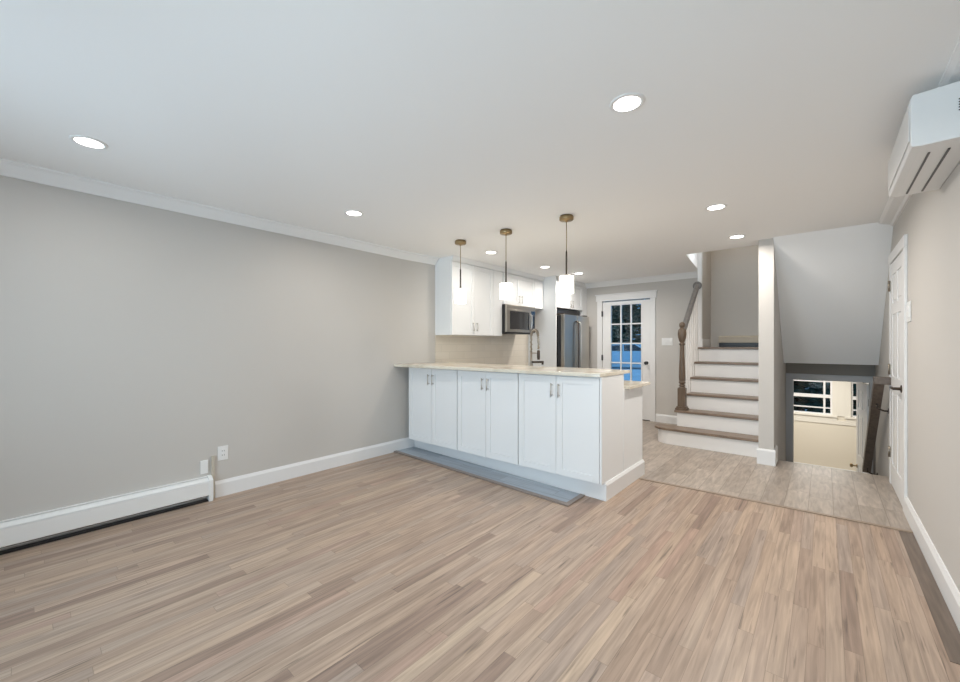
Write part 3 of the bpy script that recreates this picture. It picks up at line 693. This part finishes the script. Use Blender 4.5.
# cornice between cabinets and ceiling
mb = MB(); mb.box(XL + 0.001, -3.63, 3.645, 5.84, 2.376, ZC - 0.001)
mb.prism([(-3.63, 2.376), (-3.612, 2.376), (-3.585, ZC - 0.001), (-3.63, ZC - 0.001)], 3.64, 5.84, 'y')
struct(mb.build('trim_11', M_cab))
mb = MB(); mb.box(XL + 0.001, -3.40, 5.862, 7.028, 2.376, ZC - 0.001); struct(mb.build('trim_12', M_cab))
t = MB().box(XL + 0.001, -3.375, 5.84, 5.860, 0.0, ZC - 0.001).build('refrigerator_side_panel', M_cab, bevel=0.001)
tag(t, 'tall white panel standing between the microwave and the refrigerator', 'panel')
t = MB().box(XL + 0.001, -3.40, 6.862, 7.028, 0.0, 2.375).build('refrigerator_filler_panel', M_cab)
tag(t, 'white filler panel in the corner past the refrigerator', 'panel')

# microwave
mw = thing('microwave', 'stainless steel over-the-range microwave mounted under the short wall cabinet', 'microwave', (-3.7, 5.1, 1.47))
my0, my1, mz0, mz1, mx = 4.712, 5.47, 1.475, 1.898, -3.545
MB().box(XL + 0.01, mx - 0.03, my0, my1, mz0, mz1).build('casing', M_black, mw, bevel=0.002)
mb = MB()
gy0, gy1, gz0, gz1 = my0 + 0.10, my1 - 0.22, mz0 + 0.075, mz1 - 0.115
hd = my1 - 0.12
mb.box(mx - 0.030, mx, my0, gy0, mz0 + 0.012, mz1 - 0.07); mb.box(mx - 0.030, mx, gy0, gy1, mz0 + 0.012, gz0); mb.box(mx - 0.030, mx, gy0, gy1, gz1, mz1 - 0.07); mb.box(mx - 0.030, mx, gy1, hd, mz0 + 0.012, mz1 - 0.07)
mb.build('door', M_steel, mw, bevel=0.002)
MB().box(mx - 0.030, mx - 0.002, gy0, gy1 , gz0, gz1).build('door_window', M_blackglass, mw)
MB().box(mx - 0.0, mx + 0.003, gy0 - 0.02, gy1 + 0.05, gz0 - 0.02, gz0).box(mx, mx + 0.003, gy0 - 0.02, gy1 + 0.05, gz1, gz1 + 0.02).box(mx, mx + 0.003, gy0 - 0.02, gy0, gz0, gz1).box(mx, mx + 0.003, gy1, gy1 + 0.05, gz0, gz1).build('window_border', M_blackglass, mw)
MB().box(mx - 0.030, mx + 0.002, my0, my1, mz1 - 0.068, mz1 - 0.002).build('vent_grille', M_steel, mw, bevel=0.003)
MB().box(mx - 0.030, mx - 0.001, hd + 0.002, my1, mz0 + 0.012, mz1 - 0.07).build('control_panel', M_blackglass, mw)
MB().tube([(mx, hd - 0.03, mz0 + 0.05), (mx + 0.035, hd - 0.03, mz0 + 0.08), (mx + 0.042, hd - 0.03, (mz0 + mz1) / 2 - 0.03), (mx + 0.035, hd - 0.03, mz1 - 0.14), (mx, hd - 0.03, mz1 - 0.11)], 0.011, 12).build('handle', M_nick, mw)
MB().box(mx - 0.25, mx - 0.03, my0 + 0.05, my1 - 0.05, mz0 - 0.012, mz0 - 0.0005).build('grease_filter', M_black, mw)

# refrigerator
rf = thing('refrigerator', 'stainless steel french-door refrigerator beyond the tall white side panel', 'refrigerator', (-3.5, 6.33, 0))
fy0, fy1, fx = 5.885, 6.79, -3.245
MB().box(XL + 0.03, fx - 0.07, fy0, fy1, 0.02, 1.79).build('case', M_black, rf, bevel=0.004)
mid = (fy0 + fy1) / 2
for (a, b, hy) in ((fy0, mid - 0.003, mid - 0.045), (mid + 0.003, fy1, mid + 0.045)):
    d = MB().box(fx - 0.065, fx, a, b, 0.68, 1.80).build('door', M_steel, rf, bevel=0.008, segs=3)
    MB().tube([(fx, hy, 0.82), (fx + 0.05, hy, 0.86), (fx + 0.055, hy, 1.22), (fx + 0.05, hy, 1.66), (fx, hy, 1.70)], 0.013, 12).build('handle', M_bronze if hy < mid else M_nick, d)
d = MB().box(fx - 0.065, fx, fy0, fy1, 0.07, 0.672).build('freezer_drawer', M_steel, rf, bevel=0.008, segs=3)
MB().tube([(fx, fy0 + 0.08, 0.60), (fx + 0.05, fy0 + 0.12, 0.60), (fx + 0.05, fy1 - 0.12, 0.60), (fx, fy1 - 0.08, 0.60)], 0.013, 12).build('handle', M_nick, d)
for a in (fy0 + 0.02, fy1 - 0.14): MB().box(fx - 0.30, fx - 0.02, a, a + 0.12, 1.80, 1.82).build('hinge_cover', M_bronze, rf, bevel=0.003)
MB().box(-3.80, -3.44, fy0 + 0.005, fy1 + 0.02, 1.795, 1.905).build('recess_shade_block', M_black, rf)  # black block added in the gap to stand for the shade of the recess
MB().box(fx - 0.08, fx - 0.03, fy0 + 0.02, fy1 - 0.02, 0.001, 0.065).build('kick_grille', M_black, rf)

# ================================================================== CEILING LIGHTS
dl_labels = ['round recessed ceiling light, alone above the left wall heater',
    'largest-looking round recessed light, at the top of the room near the air conditioner',
    'round recessed ceiling light above the living floor, left of the first pendant',
    'round recessed ceiling light over the threshold, before the stair wall',
    'round recessed ceiling light just in front of the staircase opening',
    'round recessed kitchen light between the first and second pendants',
    'round recessed kitchen light left of the third pendant shade',
    'round recessed kitchen light nearest the refrigerator and the glazed door']
t0 = None
for (x, y), lab in zip(DOWN, dl_labels):
    if t0 is None:
        t0 = thing('recessed_light', lab, 'ceiling light', (x, y, ZC), 'round recessed ceiling lights')
        prof = [(0.061, -0.001), (0.060, -0.005), (0.072, -0.005), (0.078, -0.003), (0.080, -0.0003), (0.061, -0.0003)]
        mb = MB(); seg = 36; rings = []
        for r, h in prof: rings.append([mb.bm.verts.new((x + r * math.cos(2 * math.pi * k / seg), y + r * math.sin(2 * math.pi * k / seg), ZC + h)) for k in range(seg)])
        for i in range(len(rings)):
            for k in range(seg):
                f = mb.bm.faces.new([rings[i][k], rings[i][(k + 1) % seg], rings[(i + 1) % len(rings)][(k + 1) % seg], rings[(i + 1) % len(rings)][k]]); f.smooth = True
        mb.build('trim_ring', M_plastic, t0)
        mb = MB(); mb.lathe((x, y, ZC - 0.0045), [(0.0595, 0), (0.0595, 0.003)], 36); mb.build('lens', M_lens, t0)
    else:
        copy_thing(t0, (x, y, ZC), lab)

# ------------------------------------------------------------------ pendants over the bar
PEND = [(-3.03, 3.185, 'pendant lamp with glowing white shade, nearest the left wall and wall cabinet'),
        (-2.405, 3.185, 'middle pendant lamp with glowing white shade, seen beside the microwave'),
        (-1.735, 3.185, 'pendant lamp with glowing white shade, nearest the staircase, largest of the row')]
p0 = None
for (x, y, lab) in PEND:
    if p0 is None:
        p0 = thing('pendant_lamp', lab, 'pendant lamp', (x, y, ZC), 'pendant lamps over the bar')
        MB().lathe((x, y, ZC - 0.0005), [(0.055, 0), (0.055, 0.008), (0.062, 0.010), (0.062, 0.034), (0.056, 0.040), (0.012, 0.042), (0.010, 0.055), (0.002, 0.056)], 32, (0, 0, -1)).build('canopy', M_brass, p0)
        MB().cyl((x, y, ZC - 0.05), (x, y, 2.13), 0.0035, 8).build('cord', M_brass, p0)
        MB().lathe((x, y, 1.905), [(0.030, 0), (0.030, 0.008), (0.010, 0.016), (0.0075, 0.024), (0.0075, 0.215), (0.004, 0.225), (0.004, 0.235)], 16).build('stem', M_bronze, p0)
        mb = MB(); mb.lathe((x, y, 1.728), [(0.055, 0.027), (0.061, 0.024), (0.064, 0.028), (0.064, 0.172), (0.058, 0.178), (0.008, 0.178)], 32)
        mb.build('lamp_shade', M_shade, p0)
    else:
        copy_thing(p0, (x, y, ZC), lab)
for (x, y, lab) in PEND:
    d = bpy.data.lights.new('pendant_bulb_glow', 'POINT'); d.energy = 1.0; d.color = WARM; d.shadow_soft_size = 0.05
    o = bpy.data.objects.new('pendant_bulb_glow', d); COL.objects.link(o); o.location = (x, y, 1.66)

# ================================================================== AIR CONDITIONER
ac = thing('air_conditioner', 'white wall-mounted split air conditioner high on the right wall', 'air conditioner', (XR, 2.90, 2.153))
prof = [(XR - 0.001, 2.153), (0.312, 2.151), (0.285, 2.155), (0.281, 2.167), (0.279, 2.360), (0.287, 2.378), (XR - 0.001, 2.386)]
MB().prism(prof, 2.530, 3.320, 'y').build('housing', M_ac, ac, bevel=0.004, segs=3)
MB().box(0.2765, 0.2795, 2.545, 3.305, 2.185, 2.350).build('front_panel', M_ac, ac, bevel=0.001)
for x in (0.349, 0.408):
    MB().box(x - 0.004, x + 0.004, 2.64, 3.28, 2.1485, 2.1525).build('vent_slot', M_black, ac)
mb = MB()
for k in range(5): mb.box(0.416, 0.447, 2.5275, 2.5310, 2.262 + k * 0.011, 2.267 + k * 0.011)
mb.build('side_grille', M_black, ac)

# ================================================================== LEFT WALL FITTINGS
ht = thing('baseboard_heater', 'long white metal baseboard heater low on the left wall', 'heater', (XL, 0.0, 0))
hy0, hy1 = YF + 0.02, 1.055
MB().prism([(XL + 0.001, 0.02), (XL + 0.001, 0.200), (XL + 0.030, 0.200), (XL + 0.030, 0.196), (XL + 0.006, 0.196), (XL + 0.006, 0.02)], hy0, hy1, 'y').build('back_plate', M_heat, ht)
MB().prism([(XL + 0.026, 0.1925), (XL + 0.060, 0.172), (XL + 0.062, 0.166), (XL + 0.057, 0.166), (XL + 0.024, 0.188)], hy0, hy1, 'y').build('damper', M_heat, ht)
MB().prism([(XL + 0.064, 0.163), (XL + 0.066, 0.160), (XL + 0.066, 0.055), (XL + 0.056, 0.048), (XL + 0.056, 0.053), (XL + 0.061, 0.058), (XL + 0.061, 0.163)], hy0, hy1, 'y').build('front_panel', M_heat, ht)
mb = MB(); mb.cyl((XL + 0.035, hy0, 0.075), (XL + 0.035, hy1, 0.075), 0.010, 10); mb.box(XL + 0.010, XL + 0.055, hy0, hy1 - 0.06, 0.045, 0.105); mb.build('fin_tube', M_black, ht)
MB().box(XL + 0.002, XL + 0.050, hy0, hy1, 0.001, 0.012).build('base_channel', M_black, ht)
MB().prism([(XL + 0.001, 0.001), (XL + 0.001, 0.205), (XL + 0.032, 0.205), (XL + 0.070, 0.176), (XL + 0.070, 0.001)], 1.040, 1.070, 'y').build('end_cap', M_heat, ht, bevel=0.002)
t = MB().box(wl(1.02) + 0.001, wl(1.02) + 0.010, 0.995, 1.050, 0.225, 0.335).build('blank_plate', M_plastic, bevel=0.002)
tag(t, 'small blank white cover plate above the heater end', 'cover plate')
t = MB().box(wl(1.1) + 0.001, wl(1.1) + 0.018, 1.072, 1.096, 0.0, 0.36).build('filler_strip', M_beige, bevel=0.001)
tag(t, 'narrow beige vertical strip between heater end and white baseboard', 'filler strip')
ht.location.x = wl(0); ht.rotation_euler.z = 0.0202
ol = thing('wall_outlet', 'white electrical outlet on the left wall above the heater end', 'outlet', (XL, 1.16, 0.37))
MB().box(XL + 0.001, XL + 0.007, 1.122, 1.200, 0.308, 0.428).build('plate', M_plastic, ol, bevel=0.002)
MB().box(XL + 0.007, XL + 0.011, 1.143, 1.179, 0.332, 0.404).build('receptacle', M_plastic, ol, bevel=0.001)
for z in (0.352, 0.388):
    for y in (1.153, 1.168): MB().box(XL + 0.0108, XL + 0.0114, y - 0.0015, y + 0.0015, z - 0.006, z + 0.006).build('slot', M_black, ol)
ol.location.x = wl(1.16)

# switches
def switch_plate(name, lab, O, u, n, w_, z0, z1, gangs):
    t = thing(name, lab, 'light switch', O)
    MB().obox(O, u, n, 0, w_, 0.001, 0.007, z0 - O[2], z1 - O[2]).build('plate', M_plastic, t, bevel=0.002)
    for k in range(gangs):
        c_ = w_ * (k + 0.5) / gangs
        MB().obox(O, u, n, c_ - 0.016, c_ + 0.016, 0.007, 0.012, z0 - O[2] + 0.03, z1 - O[2] - 0.03).build('rocker', M_plastic, t, bevel=0.001)
switch_plate('switch_plate', 'white three-gang switch plate on the rear wall beside the glazed door', (-2.06, YB, 1.285), (1, 0, 0), (0, -1, 0), 0.17, 1.285, 1.41, 3)
switch_plate('switch_plate', 'white switch plate on the right wall beside the panelled side door', (XR, 4.275, 1.50), (0, 1, 0), (-1, 0, 0), 0.165, 1.47, 1.62, 3)

# ================================================================== OUTSIDE
mb = MB(); mb.box(-60, 30, 7.2, 90, -1.62, -1.60)
g = struct(mb.build('ground_outside', M_asphalt))
mb = MB(); mb.box(-60, -2.32, YB + T + 0.002, 60, -1.60, -0.12)
struct(mb.build('driveway', M_asphalt))
def car(loc, rot):
    t = thing('parked_car', 'pale blue car parked outside, seen through the glazed rear door', 'car', (0, 0, 0))
    side = [(-2.2, 0.30), (-2.25, 0.75), (-2.1, 0.92), (-1.5, 1.0), (-0.95, 1.42), (0.5, 1.47), (1.25, 1.05), (2.05, 0.88), (2.25, 0.70), (2.22, 0.30)]
    mb = MB(); mb.prism(side, -0.85, 0.85, 'y'); mb.build('body', M_carpaint, t, bevel=0.06, segs=3)
    for sgn in (-1, 1):
        mb = MB(); mb.prism([(-1.25, 1.04), (-0.85, 1.36), (-0.22, 1.40), (-0.22, 1.04)], sgn * 0.852, sgn * 0.862, 'y'); mb.prism([(-0.14, 1.04), (-0.14, 1.40), (0.45, 1.41), (1.02, 1.06)], sgn * 0.852, sgn * 0.862, 'y')
        mb.build('side_window', M_blackglass, t)
    mb = MB(); mb.quad([(0.62, -0.7, 1.43), (0.62, 0.7, 1.43), (1.22, 0.75, 1.10), (1.22, -0.75, 1.10)]); mb.build('windshield', M_blackglass, t)
    for x in (-1.4, 1.4):
        for y in (-0.80, 0.80):
            s2 = 1 if y > 0 else -1
            MB().lathe((x, y - s2 * 0.08, 0.32), [(0.2, 0), (0.32, 0.01), (0.32, 0.17), (0.22, 0.18), (0.20, 0.16), (0.002, 0.16)], 24, (0, s2, 0)).build('wheel', M_rubber, t)
    t.location = loc; t.rotation_euler = (0, 0, rot)
    return t
car((-8.95, 24.0, -0.118), math.radians(14))
def tree(lab, x, y, h, r, zb, n=3200, seed=1):
    t = thing('evergreen_tree', lab, 'tree', (x, y, zb), 'trees behind the house')
    MB().tube([(x, y, zb), (x + 0.05, y, zb + h * 0.4), (x, y, zb + h * 0.9)], [0.22, 0.16, 0.05], 10).build('trunk', M_bark, t)
    rnd = random.Random(seed)
    mb = MB()
    for k in range(n):
        a = rnd.random() * 2 * math.pi; u_ = rnd.random(); hz = zb + h * (0.03 + 0.95 * u_); rr = r * (1 - 0.55 * u_ ** 3) * (0.25 + 0.63 * rnd.random() ** 0.5)
        c_ = Vector((x + rr * math.cos(a), y + rr * math.sin(a), hz)); s = 0.12 * r + 0.14 * r * rnd.random()
        q = Matrix.Rotation(rnd.random() * 6.28, 3, 'Z') @ Matrix.Rotation(rnd.random() * 3.1, 3, 'X')
        mb.quad([c_ + q @ Vector(v) * s for v in ((-1, -0.4, 0), (0, -0.55, 0.15), (1, 0.1, 0), (0.1, 0.5, 0.1))])
    mb.build('foliage', M_leaf, t)
for k, (x, w_) in enumerate([(-15.6, 'outer left'), (-13.7, 'left panes'), (-11.8, 'middle panes'), (-9.9, 'right panes'), (-8.0, 'outer right')]):
    tree('dark evergreen tree behind the parked car, toward the %s of the door' % w_, x, 31.0 + 3.4 * (k % 2), 12, 1.40, -0.12, seed=k)
for k, (x, w_) in enumerate([(-2.4, 'leftmost outside the larger lower window'), (-0.8, 'in the larger lower window, left half'), (0.8, 'between the two lower hall windows'), (2.4, 'right of the narrow lower hall window')]):
    tree('dark evergreen tree outside the lower hall, ' + w_, x, 17.0 + 3.0 * (k % 2), 8, 1.15, -1.6, seed=20 + k)
